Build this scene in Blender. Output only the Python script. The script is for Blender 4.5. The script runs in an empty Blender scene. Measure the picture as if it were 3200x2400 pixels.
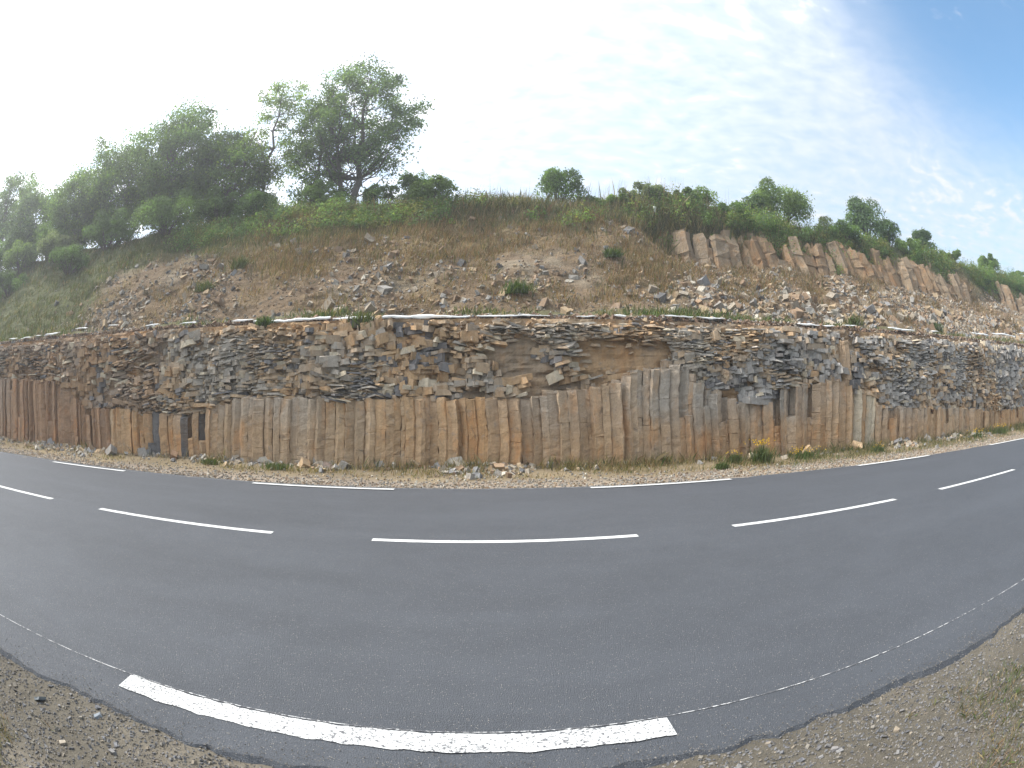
import bpy, math
import numpy as np
from mathutils import Matrix, Vector

sc = bpy.context.scene
COL = sc.collection
rng = np.random.default_rng(11)

# ------------------------------------------------------------------ camera (wide action-camera lens with barrel distortion)
cd = bpy.data.cameras.new('camera')
cam = bpy.data.objects.new('camera', cd)
COL.objects.link(cam)
sc.camera = cam
cd.type = 'PANO'
cd.panorama_type = 'FISHEYE_LENS_POLYNOMIAL'
cd.sensor_fit = 'HORIZONTAL'
cd.sensor_width = 32
cd.fisheye_fov = math.radians(200)
cd.fisheye_polynomial_k0 = 0
cd.fisheye_polynomial_k1 = -.0505222
cd.fisheye_polynomial_k2 = 0
cd.fisheye_polynomial_k3 = -3.4089e-5
cd.fisheye_polynomial_k4 = 0
cd.clip_end = 6000
cd.clip_start = .01
RT, FW, UP = (0.99805, -0.06218, -0.00569), (0.06229, 0.99778, 0.02338), (0.00423, -0.02369, 0.99971)
cam.matrix_world = Matrix(((RT[0], UP[0], -FW[0], 0), (RT[1], UP[1], -FW[1], 0), (RT[2], UP[2], -FW[2], 1.5914), (0, 0, 0, 1)))

# ------------------------------------------------------------------ light
SUN = Vector((-.58, .13, .80)).normalized()
SUN_EL = math.asin(SUN.z)
SUN_AZ = math.atan2(SUN.x, SUN.y)          # clockwise from +Y
EXPOSURE = .45
SUN_STRENGTH = 3.6
SKY_STRENGTH = .15

sl = bpy.data.lights.new('sun', 'SUN')
sl.energy = SUN_STRENGTH
sl.angle = math.radians(.55)
sl.color = (1, .955, .88)
so = bpy.data.objects.new('sun', sl)
COL.objects.link(so)
so.rotation_euler = SUN.to_track_quat('Z', 'Y').to_euler()
so.location = (-20, 0, 40)

sc.view_settings.view_transform = 'Standard'
sc.view_settings.look = 'None'
sc.view_settings.exposure = EXPOSURE
sc.view_settings.gamma = 1
sc.view_settings.use_curve_mapping = False


class NT:
    """tiny node-tree builder"""
    def __init__(s, t):
        s.t = t
        t.nodes.clear()

    def n(s, typ, **k):
        nd = s.t.nodes.new(typ)
        for a, v in k.items():
            if a.startswith('i_'):
                key = a[2:]
                key = int(key) if key.isdigit() else key.replace('_', ' ')
                s.set(nd.inputs[key], v)
            else:
                setattr(nd, a, v)
        return nd

    def set(s, inp, v):
        if isinstance(v, bpy.types.NodeSocket):
            s.t.links.new(v, inp)
        elif isinstance(v, (tuple, list)) and inp.type == 'RGBA' and len(v) == 3:
            inp.default_value = (*v, 1)
        else:
            inp.default_value = v

    def m(s, op, a, b=None, c=None, clamp=False):
        nd = s.t.nodes.new('ShaderNodeMath')
        nd.operation = op
        nd.use_clamp = clamp
        for i, v in enumerate((a, b, c)):
            if v is not None:
                s.set(nd.inputs[i], v)
        return nd.outputs[0]

    def v(s, op, a, b=None):
        nd = s.t.nodes.new('ShaderNodeVectorMath')
        nd.operation = op
        s.set(nd.inputs[0], a)
        if b is not None:
            s.set(nd.inputs[1 if op != 'SCALE' else 3], b)
        return nd.outputs[1] if op in ('DOT_PRODUCT', 'LENGTH', 'DISTANCE') else nd.outputs[0]

    def mix(s, f, a, b, blend='MIX'):
        nd = s.t.nodes.new('ShaderNodeMix')
        nd.data_type = 'RGBA'
        nd.blend_type = blend
        nd.clamp_factor = True
        s.set(nd.inputs[0], f)
        s.set(nd.inputs[6], a)
        s.set(nd.inputs[7], b)
        return nd.outputs[2]

    def sm(s, x, lo, hi, a=0., b=1.):
        nd = s.t.nodes.new('ShaderNodeMapRange')
        nd.interpolation_type = 'SMOOTHSTEP'
        s.set(nd.inputs[0], x)
        for i, v in zip((1, 2, 3, 4), (lo, hi, a, b)):
            s.set(nd.inputs[i], v)
        return nd.outputs[0]

    def noise(s, vec, scale, detail=3., rough=.55, dist=0.):
        nd = s.n('ShaderNodeTexNoise', i_Scale=scale, i_Detail=detail, i_Roughness=rough, i_Distortion=dist)
        s.set(nd.inputs['Vector'], vec)
        return nd.outputs[0]


# ------------------------------------------------------------------ sky: Nishita daylight with a thin sheet of altocumulus
world = bpy.data.worlds.new('World')
sc.world = world
world.use_nodes = True
W = NT(world.node_tree)
sky = W.n('ShaderNodeTexSky', sky_type='NISHITA', sun_disc=False, sun_elevation=SUN_EL, sun_rotation=SUN_AZ,
          altitude=600, air_density=1.0, dust_density=.6, ozone_density=1.6)
tc = W.n('ShaderNodeTexCoord')
dirv = W.v('NORMALIZE', tc.outputs['Generated'])
sep = W.n('ShaderNodeSeparateXYZ', i_0=dirv)
dz = W.m('ADD', W.m('MAXIMUM', sep.outputs[2], 0.), .16)
cmb = W.n('ShaderNodeCombineXYZ', i_0=W.m('DIVIDE', sep.outputs[0], dz), i_1=W.m('DIVIDE', sep.outputs[1], dz), i_2=0.)
pl = cmb.outputs[0]
warp = W.n('ShaderNodeTexNoise', i_Scale=1.7, i_Detail=2.)
W.set(warp.inputs['Vector'], pl)
plw = W.v('ADD', pl, W.v('SCALE', W.v('SUBTRACT', warp.outputs[1], (.5, .5, .5)), .22))
mp = W.n('ShaderNodeMapping', i_Rotation=(0, 0, math.radians(33)), i_Scale=(1., 1.35, 1.))
W.set(mp.inputs[0], plw)
cells = W.noise(mp.outputs[0], 13., 4., .5, .15)
broad = W.noise(pl, 1.25, 3., .5)
sund = W.m('MAXIMUM', W.v('DOT_PRODUCT', dirv, tuple(SUN)), 0.)
halo = W.m('POWER', sund, 5.)
wide = W.m('POWER', sund, 1.6)
gap = W.m('MAXIMUM', W.v('DOT_PRODUCT', dirv, tuple(Vector((.745, .31, .60)).normalized())), 0.)   # break in the sheet
gapf = W.sm(gap, .918, .995)
cover = W.m('ADD', W.m('MULTIPLY', cells, .75), W.m('MULTIPLY', broad, .45))
cover = W.m('SUBTRACT', cover, W.m('MULTIPLY', gapf, .30))
cover = W.m('ADD', cover, W.m('MULTIPLY', wide, .20))
dens = W.sm(cover, .40, .82)
veil = W.m('MULTIPLY', W.m('SUBTRACT', 1., W.m('MULTIPLY', gapf, .95)), W.m('ADD', .32, W.m('MULTIPLY', cells, .7)))
dens = W.m('MAXIMUM', dens, veil)
cl_b = W.m('ADD', W.m('ADD', 5.2, W.m('MULTIPLY', wide, 7.0)), W.m('MULTIPLY', halo, 9.))
cl_c = W.v('SCALE', (.95, .98, 1.03), cl_b)
skyc = W.mix(dens, W.v('MULTIPLY', sky.outputs[0], (.96, 1.36, 1.38)), cl_c)
bg = W.n('ShaderNodeBackground', i_Strength=SKY_STRENGTH)
W.set(bg.inputs[0], skyc)
wo = W.n('ShaderNodeOutputWorld', i_0=bg.outputs[0])


# ------------------------------------------------------------------ numeric helpers
def _h(i, j, k, seed):
    n = (i * 374761393 + j * 668265263 + k * 2147483647 + seed * 974634777) & 0xffffffff
    n = ((n ^ (n >> 13)) * 1274126177) & 0xffffffff
    n = ((n ^ (n >> 16)) * 2246822519) & 0xffffffff
    return ((n ^ (n >> 15)) & 0xffffff) / float(0xffffff)


def vnoise(x, y=0., z=0., seed=0):
    x, y, z = np.broadcast_arrays(np.asarray(x, float), np.asarray(y, float), np.asarray(z, float))
    i, j, k = (np.floor(a).astype(np.int64) for a in (x, y, z))
    u, v, w = x - i, y - j, z - k
    u, v, w = (a * a * (3 - 2 * a) for a in (u, v, w))
    r = 0
    for a in (0, 1):
        for b in (0, 1):
            for c in (0, 1):
                r = r + _h(i + a, j + b, k + c, seed) * (u if a else 1 - u) * (v if b else 1 - v) * (w if c else 1 - w)
    return r * 2 - 1


def fbm(x, y=0., z=0., o=4, seed=0):
    r, a, f = 0, .5, 1.
    for q in range(o):
        r = r + a * vnoise(np.asarray(x) * f, np.asarray(y) * f, np.asarray(z) * f, seed + q * 17)
        a *= .5
        f *= 2.03
    return r


def sstep(x, lo, hi):
    t = np.clip((np.asarray(x, float) - lo) / (hi - lo), 0, 1)
    return t * t * (3 - 2 * t)


def mesh_np(name, V, F, mat, col=None, smooth=False):
    """V (n,3), F (m,k) uniform faces or list of tuples"""
    me = bpy.data.meshes.new(name)
    V = np.asarray(V, np.float32)
    if isinstance(F, np.ndarray):
        m, k = F.shape
        me.vertices.add(len(V))
        me.vertices.foreach_set('co', V.ravel())
        me.loops.add(m * k)
        me.loops.foreach_set('vertex_index', F.astype(np.int32).ravel())
        me.polygons.add(m)
        me.polygons.foreach_set('loop_start', np.arange(0, m * k, k, dtype=np.int32))
        me.update(calc_edges=True)
    else:
        me.from_pydata(V.tolist(), [], F)
    if col is not None:
        c = np.ones((len(V), 4), np.float32)
        c[:, :3] = col
        at = me.color_attributes.new('tint', 'FLOAT_COLOR', 'POINT')
        at.data.foreach_set('color', c.ravel())
    me.polygons.foreach_set('use_smooth', np.full(len(me.polygons), smooth))
    me.materials.append(mat)
    return me


def obj(name, me, parent=None, label=None, cat=None, group=None, kind=None, loc=None):
    o = bpy.data.objects.new(name, me)
    COL.objects.link(o)
    if parent is not None:
        o.parent = parent
    if loc is not None:
        o.location = loc
    if label:
        o['label'] = label
    if cat:
        o['category'] = cat
    if group:
        o['group'] = group
    if kind:
        o['kind'] = kind
    return o


# ------------------------------------------------------------------ materials
def new_mat(name):
    m = bpy.data.materials.new(name)
    m.use_nodes = True
    t = NT(m.node_tree)
    out = t.n('ShaderNodeOutputMaterial')
    return m, t, out


def principled(t, out, color, rough=.9, bump=None, bs=.5, bd=.02, spec=.25):
    b = t.n('ShaderNodeBsdfPrincipled')
    t.set(b.inputs['Base Color'], color)
    t.set(b.inputs['Roughness'], rough)
    t.set(b.inputs['Specular IOR Level'], spec)
    if bump is not None:
        bn = t.n('ShaderNodeBump', i_Strength=bs, i_Distance=bd)
        t.set(bn.inputs['Height'], bump)
        t.set(b.inputs['Normal'], bn.outputs[0])
    t.set(out.inputs[0], b.outputs[0])
    return b


def rock_mat(name, scale=1., stain=.5, bd=.03):
    m, t, out = new_mat(name)
    g = t.n('ShaderNodeNewGeometry').outputs['Position']
    at = t.n('ShaderNodeAttribute', attribute_name='tint').outputs[0]
    n1 = t.noise(t.v('MULTIPLY', g, (1., 1., .38)), 2.6 * scale, 5., .6, .2)
    n2 = t.noise(g, 17. * scale, 5., .62)
    n3 = t.noise(g, 70. * scale, 3., .6)
    v = t.m('ADD', t.m('MULTIPLY', n2, .62), t.m('ADD', t.m('MULTIPLY', n3, .35), .52))
    c = t.v('SCALE', at, v)
    st = t.m('MULTIPLY', t.sm(n1, .50, .68), stain)
    c = t.mix(st, c, t.v('MULTIPLY', c, (1.16, .88, .62)))
    n4 = t.noise(g, 5.5 * scale, 4., .6)
    gr = t.m('MULTIPLY', t.sm(n4, .54, .74), .4)
    c = t.mix(gr, c, t.v('SCALE', (.27, .255, .235), v))
    n5 = t.noise(g, 3.4 * scale, 6., .68, .6)
    c = t.mix(t.m('MULTIPLY', t.sm(n5, .57, .70), .55), c, t.v('SCALE', (.115, .095, .075), v))
    sk = t.noise(t.v('MULTIPLY', g, (1., 1., .10)), 7. * scale, 4., .6)
    c = t.v('SCALE', c, t.m('ADD', .62, t.m('MULTIPLY', sk, .8)))
    wv = t.m('ADD', t.m('ADD', n2, t.m('MULTIPLY', n3, .4)), t.m('MULTIPLY', n4, 1.4))
    principled(t, out, c, .92, wv, .7, bd, .15)
    return m


M_COL = rock_mat('basalt', 1., .6, .035)
M_SLAB = rock_mat('platy_basalt', 1.2, .35, .02)
M_STONE = rock_mat('scree_stone', 1.6, .2, .015)


def attr_ground(name, s1, s2, bd=.03, lo=.55, hi=.9):
    m, t, out = new_mat(name)
    g = t.n('ShaderNodeNewGeometry').outputs['Position']
    at = t.n('ShaderNodeAttribute', attribute_name='tint').outputs[0]
    n1 = t.noise(g, s1, 5., .65)
    n2 = t.noise(g, s2, 5., .7)
    v = t.m('ADD', t.m('MULTIPLY', n1, hi), t.m('ADD', t.m('MULTIPLY', n2, hi), lo - hi * .45))
    c = t.v('SCALE', at, v)
    principled(t, out, c, .95, t.m('ADD', n2, t.m('MULTIPLY', n1, .8)), .8, bd, .1)
    return m


M_HILL = attr_ground('hillside_soil', 5., 26., .08, .55, 1.35)
M_GRAVEL = attr_ground('gravel_bed', 22., 120., .012)


def leaf_mat(name, transl=.45):
    m, t, out = new_mat(name)
    at = t.n('ShaderNodeAttribute', attribute_name='tint').outputs[0]
    d = t.n('ShaderNodeBsdfPrincipled')
    t.set(d.inputs['Base Color'], at)
    t.set(d.inputs['Roughness'], .55)
    t.set(d.inputs['Specular IOR Level'], .3)
    tr = t.n('ShaderNodeBsdfTranslucent')
    t.set(tr.inputs[0], t.v('MULTIPLY', at, (1.25, 1.35, .55)))
    mx = t.n('ShaderNodeMixShader', i_0=transl)
    t.set(mx.inputs[1], d.outputs[0])
    t.set(mx.inputs[2], tr.outputs[0])
    t.set(out.inputs[0], mx.outputs[0])
    return m


M_LEAF = leaf_mat('leaves', .55)
M_GRASS = leaf_mat('grass_blades', .35)
M_PETAL = leaf_mat('petals', .2)


def bark_mat():
    m, t, out = new_mat('bark')
    g = t.n('ShaderNodeNewGeometry').outputs['Position']
    n = t.noise(t.v('MULTIPLY', g, (14., 14., 4.)), 1., 4., .6)
    principled(t, out, t.mix(n, (.05, .042, .034), (.15, .13, .11)), .9, n, .8, .02)
    return m


M_BARK = bark_mat()


def asphalt_mat():
    m, t, out = new_mat('asphalt')
    g = t.n('ShaderNodeNewGeometry').outputs['Position']
    big = t.noise(t.v('MULTIPLY', g, (.09, 1.1, 1.)), 1., 5., .6)
    mid = t.noise(g, 3.2, 4., .6)
    fine = t.noise(g, 95., 3., .7)
    vo = t.n('ShaderNodeTexVoronoi', i_Scale=125., i_Randomness=1.)
    t.set(vo.inputs['Vector'], g)
    chip = t.m('MULTIPLY', t.sm(vo.outputs['Distance'], .55, .15), .8)
    hue = t.n('ShaderNodeSeparateColor')
    t.set(hue.inputs[0], vo.outputs['Color'])
    light = t.m('MULTIPLY', t.sm(hue.outputs[0], .93, .97), 1.)
    patch = t.sm(t.noise(t.v('MULTIPLY', g, (.5, 1.1, 1.)), .8, 5., .6, .5), .42, .62)
    tone = t.m('ADD', t.m('ADD', t.m('MULTIPLY', big, .34), .14), t.m('ADD', t.m('MULTIPLY', mid, .30), t.m('ADD', t.m('MULTIPLY', fine, .9), t.m('MULTIPLY', patch, .10))))
    c = t.v('SCALE', (.064, .0695, .079), tone)
    c = t.mix(t.m('MULTIPLY', chip, t.m('MULTIPLY', hue.outputs[1], .8)), c, (.155, .155, .16))
    c = t.mix(t.m('MULTIPLY', light, chip), c, (.42, .38, .32))
    b = principled(t, out, c, .62, t.m('ADD', chip, fine), .7, .008, .3)
    t.set(b.inputs['Roughness'], t.m('ADD', .5, t.m('MULTIPLY', fine, .25)))
    return m


M_ASPHALT = asphalt_mat()


def paint_mat(name, wear_lo, wear_hi, scale):
    m, t, out = new_mat(name)
    g = t.n('ShaderNodeNewGeometry').outputs['Position']
    n = t.noise(g, scale, 5., .72)
    n2 = t.noise(g, 2.5, 3., .6)
    w = t.sm(t.m('ADD', n, t.m('MULTIPLY', t.m('SUBTRACT', n2, .5), .18)), wear_lo, wear_hi)
    c = t.mix(w, (.10, .10, .105), t.mix(n2, (.47, .47, .455), (.60, .60, .585)))
    principled(t, out, c, .7, n, .6, .004, .3)
    return m


M_PAINT = paint_mat('road_paint', .34, .44, 70.)
M_PAINT_WORN = paint_mat('road_paint_worn', .405, .49, 60.)
M_THREAD = paint_mat('guide_line_paint', .47, .56, 26.)


def fabric_mat():
    m, t, out = new_mat('white_membrane')
    g = t.n('ShaderNodeNewGeometry').outputs['Position']
    n = t.noise(g, 6., 4., .6)
    principled(t, out, t.mix(n, (.66, .65, .62), (.84, .84, .83)), .8, n, .4, .02)
    return m


M_FABRIC = fabric_mat()

# ------------------------------------------------------------------ road and ground
CROWN, YC = .013473, 6.80197


def road_z(y):
    return -CROWN * np.abs(np.asarray(y, float) - YC)


def grid(xs, ys):
    nx, ny = len(xs), len(ys)
    i = np.arange(nx - 1)[:, None] * ny + np.arange(ny - 1)[None, :]
    return np.stack([i, i + ny, i + ny + 1, i + 1], -1).reshape(-1, 4)


def xs_range(fine=.12, half=22., far=260.):
    a = np.arange(-half, half + 1e-6, fine)
    b = half + np.cumsum(np.geomspace(fine * 2, 30, 24))
    b = b[b < far]
    return np.concatenate([-b[::-1], a, b])


ground = mesh_np('ground', [(-400, -400, -.32), (400, -400, -.32), (400, 400, -.32), (-400, 400, -.32)],
                 np.array([[0, 1, 2, 3]]), M_HILL, np.tile([.10, .12, .05], (4, 1)))
obj('ground', ground, kind='structure')

xs = xs_range(.06, 14.)
near_edge = 2.125 + .07 * fbm(xs * 1.3, seed=3) + .06 * fbm(xs * 7, seed=5)
far_edge = 11.62 + .05 * fbm(xs * 1.1, seed=4) - .012 * np.clip(xs, -16, 20)
rows = [(0, 'skirt'), (0, 'edge'), (.03, 0), (.2, 0), (.4725, 0), (.75, 0), (1., 'edge'), (1., 'skirt')]
V = []
for f, k in rows:
    y = near_edge + (far_edge - near_edge) * f
    if k == 'skirt':
        y = y + (-.05 if f == 0 else .05)
    if f == .4725:
        y = np.full_like(xs, YC)
    z = road_z(y) + (-.07 if k == 'skirt' else 0.)
    if k == 'edge':
        z = z - .012
    V.append(np.stack([xs, y, z], 1))
V = np.stack(V, 1).reshape(-1, 3)
road = obj('road', mesh_np('road', V, grid(xs, range(len(rows))), M_ASPHALT), kind='structure')
road['label'] = 'grey two-lane asphalt road with dashed white lines'


def marking(name, x0, x1, y0, y1, mat, lift=.004, n=None, jit=0., sd=0):
    n = n or max(2, int((x1 - x0) / .03))
    x = np.linspace(x0, x1, n)
    ya = y0 + jit * fbm(x * 14, seed=sd)
    yb = y1 + jit * fbm(x * 14, seed=sd + 9)
    V = np.stack([np.stack([x, ya, road_z(ya) + lift], 1), np.stack([x, yb, road_z(yb) + lift], 1)], 1).reshape(-1, 3)
    return obj(name, mesh_np(name, V, grid(x, range(2)), mat), parent=road)


for i in range(-6, 8):                                   # centre line
    x0 = -1.1659 + i * 4.29125
    marking('centre_dash', x0, x0 + 3.03, YC - .065, YC + .065, M_PAINT, jit=.006, sd=i * 31 + 400)
for i in range(-5, 6):                                   # far edge line
    x0 = 2.1446 + i * 6.5325
    marking('edge_dash', x0, x0 + 2.925, 11.21, 11.375, M_PAINT, jit=.006, sd=i * 37 + 900)
for i in range(-3, 4):                                   # near edge line
    x0 = -2.10 + i * 6.9
    marking('edge_dash', x0, x0 + 3.04, 2.358, 2.548, M_PAINT_WORN, jit=.018, sd=i * 41 + 1500)
# thin painted guide line along both edges
marking('guide_line', -30, 30, 2.560, 2.567, M_THREAD, lift=.005, n=1500, jit=.003, sd=77)
marking('guide_line', -30, 30, 11.385, 11.40, M_THREAD, lift=.005, n=900, jit=.003, sd=78)

# gravel shoulder on the near side
ys = np.concatenate([np.linspace(-14, -1, 10), np.arange(-.9, 2.35, .06)])
xs2 = xs_range(.08, 7., 260)
X, Y = np.meshgrid(xs2, ys, indexing='ij')
Zs = -.105 + .028 * fbm(X * 1.4, Y * 1.4, seed=21) + .012 * fbm(X * 7, Y * 7, seed=22) - .10 * sstep(-Y, -.6, 3.)
n_ = fbm(X * 1.1, Y * 1.9, seed=23)
tint = np.array([.112, .099, .078])[None, None] * (1 + .22 * n_[..., None]) + .028 * sstep(n_, -.05, .5)[..., None] * np.array([1., .82, .6])
obj('gravel_shoulder', mesh_np('gravel_shoulder', np.stack([X, Y, Zs], -1).reshape(-1, 3), grid(xs2, ys), M_GRAVEL, tint.reshape(-1, 3)), kind='structure')

# gravel verge at the foot of the rock face
ys = np.arange(11.2, 15.5, .1)
xs3 = xs_range(.15, 27., 260)
X, Y = np.meshgrid(xs3, ys, indexing='ij')


def verge_z(X, Y):
    return road_z(11.6) - .03 + .035 * fbm(X * .9, Y * .9, seed=31) + .02 * fbm(X * 5, Y * 5, seed=32) + .10 * sstep(Y, 13.4, 14.8)


n_ = fbm(X * .8, Y * 1.4, seed=33)
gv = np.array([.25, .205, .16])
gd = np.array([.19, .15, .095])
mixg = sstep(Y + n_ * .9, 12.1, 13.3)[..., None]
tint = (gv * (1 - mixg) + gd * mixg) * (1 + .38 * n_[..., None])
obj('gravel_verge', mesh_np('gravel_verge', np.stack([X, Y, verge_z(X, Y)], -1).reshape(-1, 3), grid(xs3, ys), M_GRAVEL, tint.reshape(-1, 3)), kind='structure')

# ------------------------------------------------------------------ hillside: swept profile (rock backing, bench, upper slope, crest, plateau)
KEY_S = np.array([0, 8, 18, 26, 30, 33, 38, 46, 70, 92, 102, 110, 120, 130, 140], float)
P_L = np.array([(15.5, -.3), (15.5, 1.2), (15.48, 2.5), (15.48, 3.3), (15.50, 3.55), (15.6, 3.66), (16.0, 3.72), (16.9, 3.85),
                (19.9, 6.25), (22.9, 8.65), (24.3, 9.35), (26.5, 9.8), (38, 10.6), (70, 11.5), (140, 6)])
P_R = np.array([(15.5, -.3), (15.5, 1.2), (15.48, 2.5), (15.48, 3.3), (15.50, 3.57), (15.6, 3.68), (16.0, 3.76), (16.9, 3.95),
                (19.6, 5.5), (22.55, 7.0), (23.45, 9.0), (24.3, 9.75), (38, 10.8), (70, 11.5), (140, 6)])
S_MAX = 140


def surf(X, s, disp=True):
    X = np.asarray(X, float)
    s = np.asarray(s, float)
    w = sstep(X + 1.2 * vnoise(s * .06, seed=71), 4.6, 8.6)
    y = np.interp(s, KEY_S, P_L[:, 0]) * (1 - w) + np.interp(s, KEY_S, P_R[:, 0]) * w
    z = np.interp(s, KEY_S, P_L[:, 1]) * (1 - w) + np.interp(s, KEY_S, P_R[:, 1]) * w
    if disp:
        up = sstep(s, 30, 46)
        far = sstep(s, 96, 112)
        d = fbm(X * .55, y * .55, z * .55, 4, seed=72) * .42 * up * (1 - .5 * far) + fbm(X * 2.6, y * 2.6, z * 2.6, 3, seed=73) * .16 * up
        dw = (fbm(X * .9, z * 1.2, seed=74) * .12 + fbm(X * 4., z * 4., seed=75) * .05) * (1 - up)
        y = y - d * .6 + dw
        z = z + d * .75
        z = z + np.where(s > 96, .35 * fbm(X * .12, y * .12, seed=76), 0)
        # the plateau dips gently away along the road
        z = z - sstep(np.abs(X), 40, 120) * 3.5 * sstep(s, 40, 100)
    return y, z


def on_surf(X, s):
    y, z = surf(X, s)
    return np.stack([np.broadcast_to(X, y.shape), y, z], -1)


xsh = xs_range(.22, 34., 200)
ss = np.concatenate([np.arange(0, 46, 1.), np.arange(46, 104, .5), np.arange(104, S_MAX + .1, 1.5)])
X, SS = np.meshgrid(xsh, ss, indexing='ij')
Y, Z = surf(X, SS)
earth = np.array([.142, .102, .065])
pale = np.array([.185, .152, .108])
olive = np.array([.085, .088, .042])
dry = np.array([.155, .112, .058])
ochre = np.array([.30, .20, .12])


def green_amt(X, s):
    """grass cover on the slope: left flank, bench, crest"""
    n = fbm(X * .5, s * .07, seed=81)
    left = sstep(-X + n * 3.5, 13.2 + (60 - s) * .045, 16.5 + (60 - s) * .045)
    bench = sstep(s, 33, 36) * (1 - sstep(s + n * 5, 40, 47)) * .75
    crest = sstep(s + n * 10, 83 + 9 * sstep(X, 3, 8) - 9 * sstep(-X, 1, 6), 95 + 6 * sstep(X, 3, 8) - 9 * sstep(-X, 1, 6))
    return np.clip(np.maximum(np.maximum(left * sstep(s, 33, 40), bench), crest), 0, 1)


def dry_amt(X, s):
    n = fbm(X * .7 + 40, s * .08, seed=82)
    a = np.exp(-((X + .5) / 7.) ** 2) * sstep(s + n * 14, 60, 76)
    return np.clip(a + .55 * sstep(n, -.05, .3) * sstep(s, 44, 55), 0, 1)


G, D_ = green_amt(X, SS)[..., None], dry_amt(X, SS)[..., None]
n_ = fbm(X * .8, Y * .8, Z * .8, seed=83)[..., None]
base = earth * (1 + .25 * n_) + (pale - earth) * sstep(n_, .0, .5)
wallz = (1 - sstep(SS, 27, 31))[..., None]
base = base * (1 - wallz) + (ochre * (.75 + .3 * n_)) * wallz
lip = (sstep(SS, 25, 29) * (1 - sstep(SS, 33, 36)))[..., None]
base = base * (1 - lip) + np.array([.20, .135, .095]) * lip
tint = base * (1 - D_) + dry * D_
tint = tint * (1 - G) + olive * (1 + .3 * n_) * G
hill = obj('hillside', mesh_np('hillside', np.stack([X, Y, Z], -1).reshape(-1, 3), grid(xsh, ss), M_HILL, tint.reshape(-1, 3)), kind='structure')
hill['label'] = 'steep brown scree slope with grassy crest above the rock face'


# ------------------------------------------------------------------ columnar rock: Voronoi cells of a jittered honeycomb, extruded
def clip_poly(poly, p, nrm):
    out = []
    for a, b in zip(poly, poly[1:] + poly[:1]):
        da, db = (a[0] - p[0]) * nrm[0] + (a[1] - p[1]) * nrm[1], (b[0] - p[0]) * nrm[0] + (b[1] - p[1]) * nrm[1]
        if da <= 0:
            out.append(a)
        if da * db < 0:
            q = da / (da - db)
            out.append((a[0] + (b[0] - a[0]) * q, a[1] + (b[1] - a[1]) * q))
    return out


def voronoi(x0, x1, y0, y1, d, jit, r):
    pts = []
    j = 0
    y = y0
    while y < y1:
        x = x0 + (j % 2) * d / 2
        while x < x1:
            pts.append((x + r.uniform(-jit, jit) * d, y + r.uniform(-jit, jit) * d))
            x += d
        y += d * .866
        j += 1
    P = np.array(pts)
    cells = []
    for i, p in enumerate(P):
        dd = np.hypot(*(P - p).T)
        nb = np.argsort(dd)[1:14]
        poly = [(p[0] - d, p[1] - d), (p[0] + d, p[1] - d), (p[0] + d, p[1] + d), (p[0] - d, p[1] + d)]
        for k in nb:
            q = P[k]
            if dd[k] > 2.2 * d:
                break
            poly = clip_poly(poly, ((p[0] + q[0]) / 2, (p[1] + q[1]) / 2), (q[0] - p[0], q[1] - p[1]))
            if len(poly) < 3:
                break
        if len(poly) >= 4:
            pp = [poly[0]]
            for v in poly[1:]:
                if math.hypot(v[0] - pp[-1][0], v[1] - pp[-1][1]) > .14 * d:
                    pp.append(v)
            if len(pp) >= 4:
                cells.append((p, np.array(pp)))
    return cells


def prism(poly, c, zs, scales, offs, top_j, r):
    """stack of rings -> verts, faces"""
    n = len(poly)
    V = []
    for z, s_, o in zip(zs, scales, offs):
        ring = c + (poly - c) * s_ + o
        V.append(np.column_stack([ring, np.full(n, z)]))
    V[-1][:, 2] += r.uniform(-top_j, top_j, n)
    V = np.concatenate(V)
    F = []
    for k in range(len(zs) - 1):
        for i in range(n):
            a, b = k * n + i, k * n + (i + 1) % n
            F.append((a, b, b + n, a + n))
    F.append(tuple(range((len(zs) - 1) * n, len(zs) * n)))
    return V, F


GREY = np.array([.275, .245, .205])
TAN = np.array([.36, .256, .156])
OCH = np.array([.375, .225, .108])
DARK = np.array([.092, .088, .086])
SLATE = np.array([.285, .268, .245])
BRN = np.array([.235, .150, .092])
CREAM = np.array([.50, .43, .32])

face = obj('basalt_cliff', None, label='brown basalt road cut of upright columns capped by jumbled platy slabs', cat='cliff', loc=(0, 14.7, -.1))
FACE_OFF = np.array([0, 14.7, -.1])


def face_part(name, V, F, mat, col, kind=None):
    c = V.mean(0) if kind is None else FACE_OFF
    me = mesh_np(name, V - c, F, mat, col)
    return obj(name, me, parent=face, loc=tuple(c - FACE_OFF), kind=kind)


TOP_X = [-40, -18.0, -14.49, -13.62, -12.6, -12.18, -10.47, -9.09, -8.1, -7.36, -6.28, -5.99, -3.62, -1.32, 1.5, 1.94, 3.05, 3.5, 3.93, 4.72, 5.3, 5.6, 6.1, 6.84, 7.59, 8.22, 9.41, 10.34, 11.15, 12.01, 12.24, 14.82, 18.16, 19.82, 23.42, 45]
TOP_Z = [2.2, 2.18, 2.12, 1.99, 1.45, 1.27, 1.28, 1.16, 1.16, 1.29, 1.51, 1.63, 1.59, 1.59, 1.6, 1.76, 1.83, 2.0, 2.25, 2.33, 2.4, 1.95, 1.85, 1.43, 1.41, 1.77, 1.89, 2.05, 1.7, 1.6, 1.17, 1.09, .95, .75, .85, .9]


def yface(x):
    return 14.62 + .16 * fbm(np.asarray(x) * .33, seed=91) + .07 * fbm(np.asarray(x) * 1.5, seed=92)


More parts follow.
